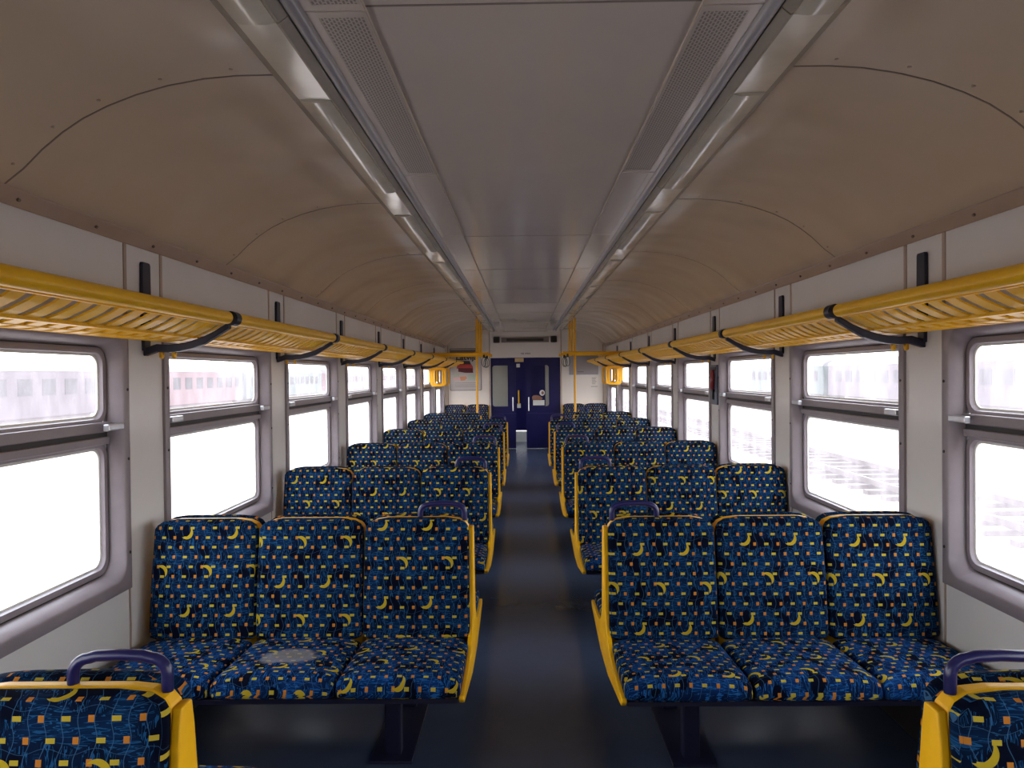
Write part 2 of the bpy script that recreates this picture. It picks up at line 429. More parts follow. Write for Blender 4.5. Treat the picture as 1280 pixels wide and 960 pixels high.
ORD = ['nearest', 'second', 'third', 'fourth', 'fifth', 'sixth', 'seventh', 'eighth', 'ninth', 'tenth', 'eleventh', 'twelfth']
for sgn, nm in ((-1, 'left'), (1, 'right')):
    # perforated ventilation panels
    ys = [-2.1, -.9, .32, 1.9, 3.46, 5.0, 6.6, 8.2, 9.8, 11.4, 13.0, 14.5, YE - .02]
    vis = 0
    for i in range(2, len(ys) - 1):
        t = thing('ceiling_panel' if i >= 4 else 'vent_panel', '', 'vent panel', (sgn * .495, ys[i], Z0 + ZC - .010), 'perforated ceiling panels on the %s of the central strip' % nm)
        pf = i < 4
        t['group'] = ('perforated ceiling panels %s of the central strip' if pf else 'plain ceiling panels %s of the central strip') % nm
        t['label'] = ('perforated ceiling vent panel, %s of the row %s of the central strip' % (ORD[i - 2], nm)) if pf else ('plain ceiling side panel, %s one beyond the perforated panels %s of the centre' % (ORD[i - 4].replace('nearest', 'first'), nm))
        if not pf: t['category'] = 'ceiling panel'
        L_ = ys[i + 1] - ys[i] - .008
        MB().box(-sgn * .070, sgn * .048, .03, L_ - .03, -.003, 0).build('perforated_sheet' if pf else 'plain_sheet', 'perf' if pf else 'ceil', t)
        f = MB().box(-sgn * .077, -sgn * .070, 0, L_, -.006, .0005).box(sgn * .048, sgn * .075, 0, L_, -.004, .0005)
        f.box(-sgn * .070, sgn * .048, 0, .03, -.004, .0005).box(-sgn * .070, sgn * .048, L_ - .03, L_, -.004, .0005)
        f.build('panel_frame', 'ceil', t)
    # half round metal strip
    pr = [(.568, ZC - .010), (.572, ZC - .022), (.582, ZC - .031), (.594, ZC - .034), (.603, ZC - .030), (.608, ZC - .018), (.608, ZC - .010)]
    b = MB().poly([(sgn * x, Z0 + z) for x, z in pr], 'y', YB + .01, YE - .001)
    struct(b.build('trim_metal_strip_' + nm, 'strip', smooth=True))
    # light fittings
    k0 = 0
    for k in range(-2, 9):
        y0 = 2.43 + PT * (k - 1) - 0; L1 = 1.225
        if y0 + L1 < 0 or y0 > YE: continue
        ye = min(y0 + L1, YE - .01)
        t = thing('ceiling_light', '', 'ceiling light', (0, y0, Z0), 'cream ceiling light covers on the %s' % nm)
        t['label'] = 'unlit cream plastic ceiling light, %s of the row on the %s' % (ORD[k0], nm)
        h1 = [(.612, ZC - .001), (.612, ZC - .022), (.634, ZC - .040), (.642, ZC - .038), (.642, ZC - .001)]
        MB().poly([(sgn * x, z) for x, z in h1], 'y', 0, ye - y0).build('light_housing', 'lamp_box', t, smooth=True)
        h2 = [(.642, ZC - .001), (.642, ZC - .040), (.655, ZC - .045), (.69, ZC - .047), (.725, ZC - .045), (.742, ZC - .038), (.742, ZC - .001)]
        MB().poly([(sgn * x, z) for x, z in h2], 'y', .003, ye - y0 - .003).build('diffuser', 'lamp', t, smooth=True)
        h3 = [(.742, ZC - .001), (.742, ZC - .034), (.786, ZC - .006), (.786, ZC - .001)]
        MB().poly([(sgn * x, z) for x, z in h3], 'y', 0, ye - y0).build('edge_lip', 'lamp_box', t)
        if ye < YE - .02:
            y1 = min(ye + .535, YE - .01)
            t2 = thing('ceiling_cover', '', 'ceiling cover', (0, ye + .003, Z0), 'short blank covers between the lights on the %s' % nm)
            t2['label'] = 'short blank cover panel beyond the %s ceiling light on the %s' % (ORD[k0], nm)
            ln = y1 - ye - .006
            MB().poly([(sgn * x, z - .002) for x, z in h1], 'y', 0, ln).build('cover_side', 'lamp_box', t2, smooth=True)
            MB().poly([(sgn * x, z) for x, z in [(.642, ZC - .001), (.642, ZC - .040), (.742, ZC - .037), (.742, ZC - .001)]], 'y', 0, ln).build('cover_face', 'lamp', t2)
            MB().poly([(sgn * x, z) for x, z in h3], 'y', 0, ln).build('edge_lip', 'lamp_box', t2)
        k0 += 1

# ------------------------------------------------------------------ windows
def make_window(sgn, yc, idx):
    def P(dy, z, out): return (sgn * (WX + out), yc + dy, z)
    root = bpy.data.objects.new('window_%d' % idx, None); C.objects.link(root); root.empty_display_size = .1; struct(root)
    zc = (WZ0 + WZ1) / 2; hh = (WZ1 - WZ0) / 2
    def ring(w, h, r, out, cz=None):
        return [P(a, bq, out) for a, bq in rrect(w, h, r, 6, 0, zc if cz is None else cz)]
    gz = Z0 - .30; gh = .455
    b = MB()
    b.rings([ring(HW, hh, .002, .011), ring(HW, hh, .002, -.012), ring(HW - .006, hh - .006, .004, -.015),
             ring(HW - .040, hh - .040, .07, -.015), ring(HW - .048, hh - .050, .07, -.010),
             ring(HW - .058, hh - .075, .075, .045), ring(HW - .060, hh - .077, .075, .060)], False)
    b.build('window_frame', 'frame', root, smooth=True)
    iw = HW - .058; ih = hh - .075
    MB().rings([ring(iw + .002, ih + .002, .075, .050), ring(iw - .006, ih - .006, .07, .050), ring(iw - .006, ih - .006, .07, .062), ring(iw + .002, ih + .002, .07, .062)], False).build('rubber_seal', 'frame_dark', root, smooth=True)
    # sashes: upper and lower, each a ring around its glass
    top, bot = zc + ih, zc - ih
    tz1, tz0 = Z0 - .155, Z0 - .274          # transom band
    ow = iw - .008
    def sash(za, zb, nm, rt, rb_):
        hz = (zb - za) / 2; cz = (za + zb) / 2
        gi = .022
        m_ = MB().rings([ring(ow, hz, .06, .075, cz), ring(ow, hz, .06, .048, cz), ring(ow - .004, hz - .004, .058, .045, cz),
                         ring(ow - gi, hz - gi, .05, .047, cz), ring(ow - gi - .004, hz - gi - .004, .048, .062, cz)], False)
        o = m_.build(nm, 'frame', root, smooth=True)
        MB().rings([ring(ow - gi - .003, hz - gi - .003, .048, .061, cz), ring(ow - gi - .012, hz - gi - .012, .042, .063, cz), ring(ow - gi - .012, hz - gi - .012, .042, .069, cz)], False).build('glazing_bead', 'white', root, smooth=True)
        g = [P(a, q, .068) for a, q in rrect(ow - gi - .004, hz - gi - .004, .045, 6, 0, cz)]
        me = bpy.data.meshes.new('glass_pane'); me.from_pydata(g, [], [tuple(range(len(g)))])
        link('glass_pane', me, 'pane', root)
    sash(Z0 - .182, top - .006, 'upper_sash', 1, 0)
    sash(bot + .006, Z0 - .250, 'lower_sash', 0, 1)
    b = MB().box(sgn * (WX + .028), sgn * (WX + .060), yc - ow, yc + ow, Z0 - .212, Z0 - .172)
    b.build('transom_rail', 'frame', root, bevel=.004)
    MB().box(sgn * (WX + .048), sgn * (WX + .062), yc - ow, yc + ow, Z0 - .232, Z0 - .212).build('transom_gap', 'frame_dark', root)
    MB().box(sgn * (WX + .034), sgn * (WX + .060), yc - ow, yc + ow, Z0 - .262, Z0 - .232).build('transom_lower_rail', 'frame', root, bevel=.004)
    for e in (-1, 1):
        ya = yc + e * (HW - .075)
        b = MB().box(sgn * (WX + .028), sgn * (WX + .002), ya - .012, ya + .012, Z0 - .205, Z0 - .18)
        b.box(sgn * (WX + .004), sgn * (WX - .020), ya - e * .095, ya + e * .018, Z0 - .205, Z0 - .178)
        b.build('latch_handle', 'steel', root, bevel=.004)
    # screws of the flange
    b = MB()
    for e in (-1, 1):
        for z in (WZ0 + .15, zc, WZ1 - .25):
            b.tube([P(e * (HW - .02), z, -.014), P(e * (HW - .02), z, -.018)], .006, 8)
    b.build('screw', 'frame_dark', root)
wi = 1
for sgn in (-1, 1):
    for y in wins:
        if y + HW < YE: make_window(sgn, y, wi); wi += 1

# ------------------------------------------------------------------ luggage racks
def make_rack(sgn, label):
    t = thing('luggage_rack', label, 'luggage rack', (sgn * WX, 0, Z0), 'yellow luggage racks along the %s wall' % ('left' if sgn < 0 else 'right'))
    s = -sgn   # towards the aisle
    prof = [(0.012, .168), (.06, .158), (.11, .155), (.16, .159), (.21, .170), (.26, .187), (.31, .210), (.355, .238)]
    Ln = PT - .040
    b = MB()
    def seg(i0, i1, y0, y1, th=.007):
        r = []
        for x, z in prof[i0:i1 + 1]:
            r.append([(s * x, y0, z), (s * x, y1, z), (s * x, y1, z + th), (s * x, y0, z + th)])
        b.rings(r, True)
    n = 15; m0 = .09; p = (Ln - 2 * m0) / n
    seg(0, 7, 0, m0); seg(0, 7, Ln - m0, Ln)
    for k in range(n):
        seg(0, 7, m0 + k * p + p * .20, m0 + k * p + p * .80)
    def lon(i, w, th=.010):
        x, z = prof[i]; b.box(s * (x - w), s * (x + w), 0, Ln, z - .001, z + th)
    lon(0, .011, .016); lon(7, .012); lon(4, .020)
    lon(1, .004); lon(3, .004)
    b.build('slatted_tray', 'rack', t)
    b = MB().tube([(s * .385, 0.026, .252), (s * .385, Ln - .026, .252)], .027, 16)
    b.build('front_rail', 'rack', t, smooth=True)
    # thin bright edge under the rail
    MB().box(s * .362, s * .372, .03, Ln - .03, .222, .232).build('rail_edge', 'rack', t)
    # wall bracket, arm and collar at the near joint (local y = 0)
    pr = [(-.024, .118), (.024, .118), (.034, .25), (.036, .36), (.034, .487), (.028, .497), (-.028, .497), (-.034, .487), (-.036, .36), (-.034, .25)]
    MB().poly([(y, z) for y, z in pr], 'x', 0, s * .016).build('wall_bracket', 'arm', t, bevel=.003)
    r = []
    arm = [(.004, .128)] + [(x, z - .012) for x, z in prof[1:]] + [(.372, .236)]
    for i, (x, z) in enumerate(arm):
        th = .033 if i < 6 else .026
        r.append([(s * x, -.019, z - th), (s * x, .019, z - th), (s * x, .019, z), (s * x, -.019, z)])
    MB().rings(r, True).build('support_arm', 'arm', t, bevel=.004)
    MB().tube([(s * .385, -.026, .252), (s * .385, .026, .252)], .031, 16).build('rail_collar', 'arm', t, smooth=True)
    for xx in (.045, .10):
        MB().poly([(.02, .140), (.045, .135), (.050, .090), (.066, .084), (.076, .094), (.078, .112), (.070, .112), (.066, .102), (.060, .106), (.058, .142)], 'x', s * (xx - .006), s * (xx + .006)).build('coat_hook', 'rack', t, bevel=.002)
    return t
for sgn, nm in ((-1, 'left'), (1, 'right')):
    proto = None; i = 0
    for k in range(-1, 7):
        y = PIL + PT * k
        lab = 'yellow slatted luggage rack section on the %s wall, %s one starting at a blue bracket' % (nm, ORD[i]) if k >= 0 else 'yellow slatted luggage rack section above the nearest window on the %s' % nm
        if proto is None: proto = make_rack(sgn, lab); proto.location.y = y
        else: dup(proto, (sgn * WX, y, Z0), lab)
        if k >= 0: i += 1

# ------------------------------------------------------------------ seats
SP = .450
def superw(w0, d, rx, rz, e=2.4):
    if d >= rz: return w0
    d = max(d, 1e-4)
    q = 1 - d / rz
    return w0 - rx * (1 - (1 - q ** e) ** (1 / e))
def pad_mesh(stations, name, parent, mat, crown=.010, nseg=9):
    """stations: list of (center y,z, normal y,z, half width, half thickness, v). Front is +normal."""
    rings = []; uv = []
    prev = None
    for (cy, cz, ny, nz, w, t, vv) in stations:
        ring = []
        pts = []
        n = 28
        for k in range(n):
            a = 2 * PI * k / n
            ca, sa = math.cos(a), math.sin(a)
            ex = .55 if sa > 0 else .35
            px = w * math.copysign(abs(ca) ** .32, ca)
            pn = t * math.copysign(abs(sa) ** ex, sa)
            if sa > 0: pn += crown * (1 - (px / max(w, 1e-4)) ** 2) * min(1, t / .02)
            pts.append((px, cy + ny * pn, cz + nz * pn)); uv.append((px + (0.02 if abs(ca) > .97 else 0), vv))
        rings.append(pts)
    b = MB().rings(rings, True)
    return b, uv
def backrest(face):
    """face -1: facing the camera (-y)"""
    st = []
    zb, zt = .430, .927
    n = 22
    hgt = zt - zb
    for i in range(n + 1):
        q = i / n
        q = (1 - math.cos(q * PI)) / 2 * .55 + q * .45
        s_ = q * hgt
        d_top = hgt - s_; d_bot = s_
        w = .2245 - .004 * q
        w = superw(w, d_top, .105, .055, 2.2)
        w = superw(w, d_bot, .03, .03)
        t = .029 * min(1, (1 - max(0, 1 - d_top / .03) ** 2) ** .5 + .12) * min(1, (1 - max(0, 1 - d_bot / .03) ** 2) ** .5 + .2)
        bulge = .012 * math.sin(PI * min(1, q * 1.3)) 
        yc = face * (.104 - .062 * q + bulge * .5)
        st.append((yc, zb + s_, face * .99, .12, w, t, s_ + (.029 - t) * (1 if q > .5 else -1)))
    return st
def cushion(face):
    st = []
    n = 22; L_ = .475
    for i in range(n + 1):
        q = i / n
        q = (1 - math.cos(q * PI)) / 2 * .6 + q * .4
        s_ = q * L_
        df = L_ - s_
        y = face * (.125 + s_)
        w = .2245 - .002 * (1 - q)
        w = superw(w, df, .020, .035)
        nose = (1 - max(0, 1 - df / .055) ** 2) ** .5
        t = (.030 + .014 * q) * max(.12, nose) * min(1, (1 - max(0, 1 - s_ / .02) ** 2) ** .5 + .3)
        zc = .408 + .008 * q - .020 * (1 - nose)
        st.append((y, zc, 0, 1.0, w, t, s_ + (1 - nose) * .03))
    return st
MESH = {}
def part_mesh(key):
    if key in MESH: return MESH[key]
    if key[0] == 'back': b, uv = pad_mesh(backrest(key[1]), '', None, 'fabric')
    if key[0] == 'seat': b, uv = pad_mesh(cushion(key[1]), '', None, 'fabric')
    o = b.build('tmp', 'fabric' if key[0] == 'back' else 'fabric_toplit', None, smooth=True, uv=uv)
    me = o.data; bpy.data.objects.remove(o); MESH[key] = me; return me
def put(name, me, parent, loc, mat=None):
    o = bpy.data.objects.new(name, me); C.objects.link(o); o.parent = parent; o.location = loc; return o
def shell_mesh(double):
    key = ('shell', double)
    if key in MESH: return MESH[key]
    # tapered slab standing between the two pads, rounded top corners
    rings = []; n = 16; zb, zt = .34, .921
    for i in range(n + 1):
        q = i / n; q = 1 - (1 - q) ** 1.6; z = zb + (zt - zb) * q
        w = superw(.2185, zt - z, .098, .052, 2.2)
        f = (z - zb) / (zt - zb)
        ty = .085 - .063 * f
        if zt - z < .012: ty -= .008 * (1 - (zt - z) / .012)
        yb = ty if double else .035
        rings.append([(-w, -ty, z), (w, -ty, z), (w, yb, z), (-w, yb, z)])
    b = MB().rings(rings, True)
    o = b.build('tmp', 'yellow', None, bevel=.006); me = o.data; bpy.data.objects.remove(o); MESH[key] = me; return me

def make_bench(side, n, double, label, group):
    t = thing('train_bench', label, 'train seat', (0, 0, 0), group)
    faces = (-1, 1) if double else (-1,)
    for i in range(n):
        x = side * (.018 + SP * (i + .5))
        put('seat_shell', shell_mesh(double), t, (x, 0, 0))
        for f in faces:
            put('backrest', part_mesh(('back', f)), t, (x, 0, 0))
            put('seat_cushion', part_mesh(('seat', f)), t, (x, 0, 0))
    # yellow side panel at the aisle end
    arm_ = [(.024, .880), (.034, .83), (.058, .62), (.070, .52), (.120, .450), (.22, .412), (.36, .396), (.52, .392), (.585, .392), (.592, .380), (.57, .360), (.40, .335), (.15, .30)]
    if double: pr = [(-y, z) for y, z in arm_] + [(y, z) for y, z in reversed(arm_)]
    else: pr = [(-y, z) for y, z in arm_] + [(.03, .30), (.03, .905)]
    MB().poly(pr, 'x', side * .006, side * .0255).build('side_panel', 'yellow', t, bevel=.004, seg=3, smooth=True)
    for f in faces:
        MB().box(side * .03, side * (SP * n + .01), f * .10, f * .565, .353, .372).build('seat_pan', 'navy_dull', t, bevel=.004)
    # grab handle on the top edge near the aisle
    xa, xb, zt = side * .045, side * .235, .972
    pts = [(xa, 0, .905), (xa, 0, .937)]
    for k in range(6):
        a = k / 5 * PI / 2; pts.append((xa + side * .035 * (1 - math.cos(a)), 0, .939 + .033 * math.sin(a)))
    mid = [(xa * .75 + xb * .25, 0, zt + .004), ((xa + xb) / 2, 0, zt + .006), (xa * .25 + xb * .75, 0, zt + .004)]
    pts += mid
    for k in range(6):
        a = PI / 2 - k / 5 * PI / 2; pts.append((xb - side * .035 * (1 - math.cos(a)), 0, .939 + .033 * math.sin(a)))
    pts += [(xb, 0, .905)]
    if double: MB().tube(pts, .0115, 12).build('grab_handle', 'navy', t, smooth=True)
    # legs and beam
    for f in faces:
        MB().box(side * .29, side * .355, f * .22 - .03, f * .22 + .03, 0, .335).build('leg', 'navy_dull', t, bevel=.006)
        MB().box(side * .02, side * (SP * n + .02), f * .25 - .02, f * .25 + .02, .325, .352).build('beam', 'navy_dull', t, bevel=.004)
        MB().box(side * .60, side * .66, f * .47 - .02, f * .47 + .02, .325, .352).build('latch_block', 'navy_dull', t)
    MB().box(side * .24, side * .41, -.30 if double else -.27, .30 if double else .02, 0, .012).build('foot_plate', 'navy_dull', t, bevel=.003)
    return t
XE = {-1: .250, 1: .290}
for sgn, nm in ((-1, 'left'), (1, 'right')):
    x3 = sgn * XE[sgn]; x2 = sgn * (XE[sgn] + SP + (.006 if sgn < 0 else 0))
    g3 = 'three-seat blue moon-patterned benches %s of the aisle' % nm
    g2 = 'two-seat blue moon-patterned benches %s of the aisle' % nm
    p3 = None
    rows = ['nearest whole three-seat bench %s of the aisle, blue moon pattern with worn middle cushion' % nm if sgn < 0 else 'nearest whole three-seat bench right of the aisle, blue fabric with yellow moons',
            'second three-seat moon-patterned bench %s of the aisle' % nm, 'third three-seat moon-patterned bench %s of the aisle' % nm,
            'fourth three-seat moon-patterned bench %s of the aisle' % nm, 'fifth three-seat moon-patterned bench %s of the aisle, in front of the yellow pole' % nm]
    for k in range(4, -1, -1):
        loc = (x3, (3.265 if sgn < 0 else 3.235) + PT * k, 0)
        if p3 is None: p3 = make_bench(sgn, 3, True, rows[k], g3); p3.location = loc
        else:
            q = dup(p3, loc, rows[k])
            if k == 0 and sgn < 0:
                # worn grey patch on the middle cushion
                for c in kids(q):
                    if c.name.startswith('seat_cushion') and abs(c.location.x - sgn * (.018 + SP * 1.5)) < .01 and max(v.co.y for v in c.data.vertices) < 0:
                        c.data = c.data.copy(); c.data.materials[0] = MAT['fabric_toplit_worn']; c['label'] = 'cushion with pale worn grey patch'
    p2 = make_bench(sgn, 2, True, 'two-seat bench cut off at the bottom %s corner, yellow shell and blue handle close up' % nm, g2)
    p2.location = (x2, 1.50 if sgn < 0 else 1.475, 0)
    dup(p2, (x2, 12.04, 0), 'two-seat moon-patterned bench standing beside the yellow pole %s of the aisle' % nm)
    pw = make_bench(sgn, 2, False, 'dark two-seat bench against the end wall, %s of the blue door' % nm, 'two-seat benches against the end wall')
    pw.location = (sgn * .735, YE - .06, 0)

# ------------------------------------------------------------------ poles and rails near the far end
for sgn, nm in ((-1, 'left'), (1, 'right')):
    X = .775
    t = thing('handrail', 'yellow tubular handrail with poles and crossbars, %s of the aisle near the end wall' % nm, 'handrail', (0, 0, 0), 'yellow handrails near the end wall')
    MB().tube([(sgn * X, 12.04, .928), (sgn * X, 12.04, Z0 + ZC - .035)], .019, 12).build('seat_pole', 'pole', t, smooth=True)
    for y in (12.7, 13.35):
        MB().tube([(sgn * X, y, Z0 + .33), (sgn * X, y, Z0 + ZC - .035)], .017, 12).build('hanging_pole', 'pole', t, smooth=True)
    for y in (11.992, 12.7, 13.35):
        MB().tube([(sgn * .60, y, Z0 + .335), (sgn * (WX - .002), y, Z0 + .335)], .017, 12).build('crossbar', 'pole', t, smooth=True)
        MB().tube([(sgn * .585, y, Z0 + .335), (sgn * .61, y, Z0 + .335)], .028, 12).build('end_knob', 'pole', t, smooth=True)
        MB().tube([(sgn * (X - .03), y, Z0 + .335), (sgn * (X + .03), y, Z0 + .335)], .027, 12).build('clamp', 'pole', t, smooth=True)
    for j, (y, x) in enumerate(((11.992, .66), (12.7, .645), (13.35, .70))):
        s = thing('hand_strap', 'grey loop hand strap hanging from the %s crossbar of the %s handrail' % (ORD[j], nm), 'hand strap', (sgn * x, y, Z0 + .335), 'hanging hand straps')
        pts = [(0, 0, -.05)] + [(sgn * .045 * math.sin(a) * (1 if True else 1), 0, -.06 - .11 * (1 - math.cos(a))) for a in [PI * 2 * k / 20 for k in range(1, 20)]]
        MB().loop_tube([(.034 * math.sin(a), 0, -.135 + .075 * math.cos(a)) for a in [2 * PI * k / 24 for k in range(24)]], .006).build('loop', 'strap', s, smooth=True)
        MB().tube([(0, 0, -.017), (0, 0, -.07)], [.014, .020], 10).build('hanger', 'black', s, smooth=True)
    for j, y in enumerate((13.1, 13.5, 14.15)):
        s = thing('grab_loop', 'yellow rounded rectangular grab frame on the %s wall near the end, %s of three' % (nm, ('nearest', 'middle', 'farthest')[j]), 'grab frame', (sgn * WX, y, Z0), 'yellow wall grab frames')
        xs = -sgn
        ring = lambda w, h, r, yy: [(xs * .135 + a, yy, q) for a, q in rrect(w, h, r, 5, 0, -.03)]
        MB().rings([ring(.115, .165, .06, -.02), ring(.115, .165, .06, .02), ring(.082, .13, .045, .02), ring(.082, .13, .045, -.02), ring(.115, .165, .06, -.02)], False).build('loop_frame', 'pole', s, smooth=True)
        MB().box(xs * .0, xs * .03, -.025, .025, -.12, .12).build('wall_mount', 'pole', s, bevel=.005)

# emergency hammer case on the right pillar
t = thing('hammer_case', 'slate blue emergency case with dark red handle on the right window pillar', 'safety equipment', (WX, 6.77, 0))
MB().box(0, -.02, -.115, .10, Z0 - .285, Z0 + .065).build('case', 'hammer_blue', t, bevel=.005)
MB().box(-.02, -.023, -.10, .085, Z0 + .015, Z0 + .045).build('case_label', 'black', t)
MB().tube([(-.034, -.03, Z0 + .02), (-.036, -.035, Z0 - .05), (-.036, -.03, Z0 - .12), (-.034, -.025, Z0 - .15)], [.012, .022, .022, .012], 10).build('red_grip', 'hammer_red', t, smooth=True)
MB().tube([(-.028, -.022, Z0 - .15), (-.028, -.015, Z0 - .24)], .008, 8).build('shaft', 'black', t, smooth=True)
MB().box(-.018, -.040, -.05, -.01, Z0 - .17, Z0 - .15).build('clip', 'black', t)

# ------------------------------------------------------------------ far end wall with door
DX, DZ = .715, Z0 + .345
def arch_poly(extra=0):
    pts = [(x, Z0 + z) for x, z in half[6:]]
    return pts
b = MB()
for s in (-1, 1):
    pl = [(s * DX, 0), (s * WX, 0), (s * WX, Z0 + .602)] + [(s * x, Z0 + z) for x, z in reversed(half[6:-1])] + [(s * DX, Z0 + ZC)]
    b.poly(pl, 'y', YE, YE + .06)
b.poly([(-DX, DZ), (DX, DZ), (DX, Z0 + ZC), (-DX, Z0 + ZC)], 'y', YE, YE + .06)
struct(b.build('wall_end', 'endwall'))
b = MB()
pl = [(-WX, 0), (WX, 0), (WX, Z0 + .602)] + [(x, Z0 + z) for x, z in reversed(half[6:-1])] + [(-x, Z0 + z) for x, z in half[6:-1]] + [(-WX, Z0 + .602)]
b.poly(pl, 'y', YB - .05, YB)
struct(b.build('wall_rear', 'endwall'))
b = MB()
for s in (-1, 1):
    b.box(s * .725, s * .745, YE - .012, YE, 0, Z0 + ZC - .045)
    b.box(s * 1.585, s * 1.60, YE - .01, YE, 0, Z0 + .60)
b.box(-.46, .46, YE - .006, YE, Z0 + ZC - .045, Z0 + ZC - .035)
struct(b.build('trim_1', 'cornice'))

def leaf(x0, x1, idx, wx0, wx1, gl):
    r = bpy.data.objects.new('door_%d' % idx, None); C.objects.link(r); struct(r); r.location = (0, YE + .02, 0)
    wz0, wz1 = Z0 - .657, Z0 + .185
    cx, cz = (wx0 + wx1) / 2, (wz0 + wz1) / 2; w, h = (wx1 - wx0) / 2, (wz1 - wz0) / 2
    m = MB()
    # leaf as a ring around its window: outer corners matched to the rounded opening
    outer = []
    ox0, ox1, oz0, oz1 = x0, x1, .01, DZ - .005
    inner = rrect(w, h, .05, 6, cx, cz)
    ocx, ocz = (ox0 + ox1) / 2, (oz0 + oz1) / 2
    outer = rrect((ox1 - ox0) / 2, (oz1 - oz0) / 2, .002, 6, ocx, ocz)
    m.rings([[(a, 0, q) for a, q in outer], [(a, 0, q) for a, q in inner], [(a, .035, q) for a, q in inner], [(a, .035, q) for a, q in outer], [(a, 0, q) for a, q in outer]], False)
    m.build('door_leaf', 'door', r)
    me = bpy.data.meshes.new('door_pane'); pts = [(a, .018, q) for a, q in rrect(w + .002, h + .002, .05, 6, cx, cz)]
    me.from_pydata(pts, [], [tuple(range(len(pts)))]); link('door_pane', me, gl, r)
    MB().box(x0, x1, -.004, 0, .72, .73).build('door_rib', 'navy', r)
    return r
d1 = leaf(-DX, -.205, 1, -.68, -.335, 'doorglass')
d2 = leaf(.012, DX, 2, .115, .478, 'doorglass')
for r, x in ((d1, -.262), (d2, .062)):
    h = MB().tube([(x, -.035, Z0 - .75), (x, -.035, Z0 - .47)], .012, 10)
    for z in (Z0 - .73, Z0 - .49): h.tube([(x, 0, z), (x, -.035, z)], .008, 8)
    h.build('door_handle', 'steel', r, smooth=True)
# animal sticker on the right pane (plain brown and white shapes)
t = thing('window_sticker', 'small brown and white animal sticker on the right door pane', 'sticker', (0, YE + .030, 0))
MB().box(.15, .385, -.003, 0, Z0 - .64, Z0 - .535).build('white_banner', 'white', t)
MB().poly([(.14, Z0 - .53), (.33, Z0 - .53), (.35, Z0 - .49), (.29, Z0 - .45), (.24, Z0 - .43), (.16, Z0 - .435), (.13, Z0 - .47)], 'y', -.004, 0).build('body_shape', 'brown', t)
MB().poly([(.30 + .055 * math.cos(a) + .04, Z0 - .385 + .06 * math.sin(a)) for a in [2 * PI * k / 14 for k in range(14)]], 'y', -.004, 0).build('head_shape', 'white', t)
MB().poly([(.35 + .027 * math.cos(a), Z0 - .385 + .035 * math.sin(a)) for a in [2 * PI * k / 10 for k in range(10)]], 'y', -.006, -.004).build('face_patch', 'brown', t)

# vestibule beyond the door
VY = YE + 1.6
b = MB()
b.box(-WX - .08, -WX, YE + .06, YE + .35, 0, 2.45).box(-WX - .08, -WX, YE + 1.25, VY, 0, 2.45).box(-WX - .08, -WX, YE + .35, YE + 1.25, 0, .9).box(-WX - .08, -WX, YE + .35, YE + 1.25, 1.8, 2.45)
b.box(WX, WX + .08, YE + .06, YE + .35, 0, 2.45).box(WX, WX + .08, YE + 1.25, VY, 0, 2.45).box(WX, WX + .08, YE + .35, YE + 1.25, 0, .9).box(WX, WX + .08, YE + .35, YE + 1.25, 1.8, 2.45)
struct(b.build('wall_vestibule', 'frost'))
struct(MB().box(-WX - .08, WX + .08, YE + .06, VY, 2.45, 2.5).build('ceiling_vestibule', 'ceil'))
b = MB().box(-WX, -.40, VY, VY + .05, 0, 2.45).box(.45, WX, VY, VY + .05, 0, 2.45).box(-.40, .45, VY, VY + .05, 1.95, 2.45)
struct(b.build('wall_vestibule_end', 'frost'))
r = bpy.data.objects.new('door_3', None); C.objects.link(r); struct(r); r.location = (0, VY, 0)
MB().box(-.40, .45, 0, .04, .26, 1.95).build('door_leaf', 'door', r)
MB().box(-.17, -.14, -.05, -.02, Z0 - .68, Z0 - .36).build('yellow_pull', 'yellow', r, bevel=.005)
MB().box(-.40, .45, -.002, .04, .0, .24).build('kick_plate', 'white', r)
MB().box(-.20, -.12, -.006, 0, Z0 + .16, Z0 + .24).build('white_label', 'white', r)
MB().box(-.19, -.11, -.006, 0, Z0 - .76, Z0 - .66).build('lock_plate', 'white', r)
t = tag(MB().box(-.215, -.035, YE + .010, YE + .018, Z0 + .255, Z0 + .335).build('door_plate', 'cream', None, bevel=.003), 'small cream sign plate at the top of the door gap', 'sign')

# speakers and passenger display above the door
for i, (x, wh) in enumerate(((-.587, 'left'), (.587, 'right'))):
    t = thing('speaker', 'square black speaker grille above the blue door, %s of the display' % wh, 'speaker', (x, YE, Z0 + .715), 'speakers beside the display')
    MB().poly(rrect(.065, .065, .02, 4), 'y', -.02, 0).build('speaker_frame', 'black', t)
    MB().tube([(0, -.020, 0), (0, -.028, 0)], .045, 16).build('speaker_cone', 'display', t)
t = thing('information_display', 'long dark information display above the blue door between two speakers', 'display', (0, YE, Z0 + .708))
MB().box(-.49, .49, -.03, 0, -.052, .052).build('display_frame', 'display_frame', t, bevel=.006)
MB().box(-.38, .38, -.034, -.03, -.028, .026).build('display_screen', 'display', t)
# tiny two-word lettering over the door
t = thing('door_lettering', 'tiny dark two-word lettering on the panel above the door', 'lettering', (0, YE, Z0 + .425))
b = MB()
for k, x in enumerate((-.085, -.062, -.039, .000, .022, .044, .066, .086)):
    b.box(x, x + .005, -.002, 0, -.016, .016).box(x, x + .016, -.002, 0, .011, .016).box(x, x + .016, -.002, 0, -.003, .002)
    if k % 2: b.box(x + .011, x + .016, -.002, 0, -.016, .016)
b.build('letters', 'ink', t)

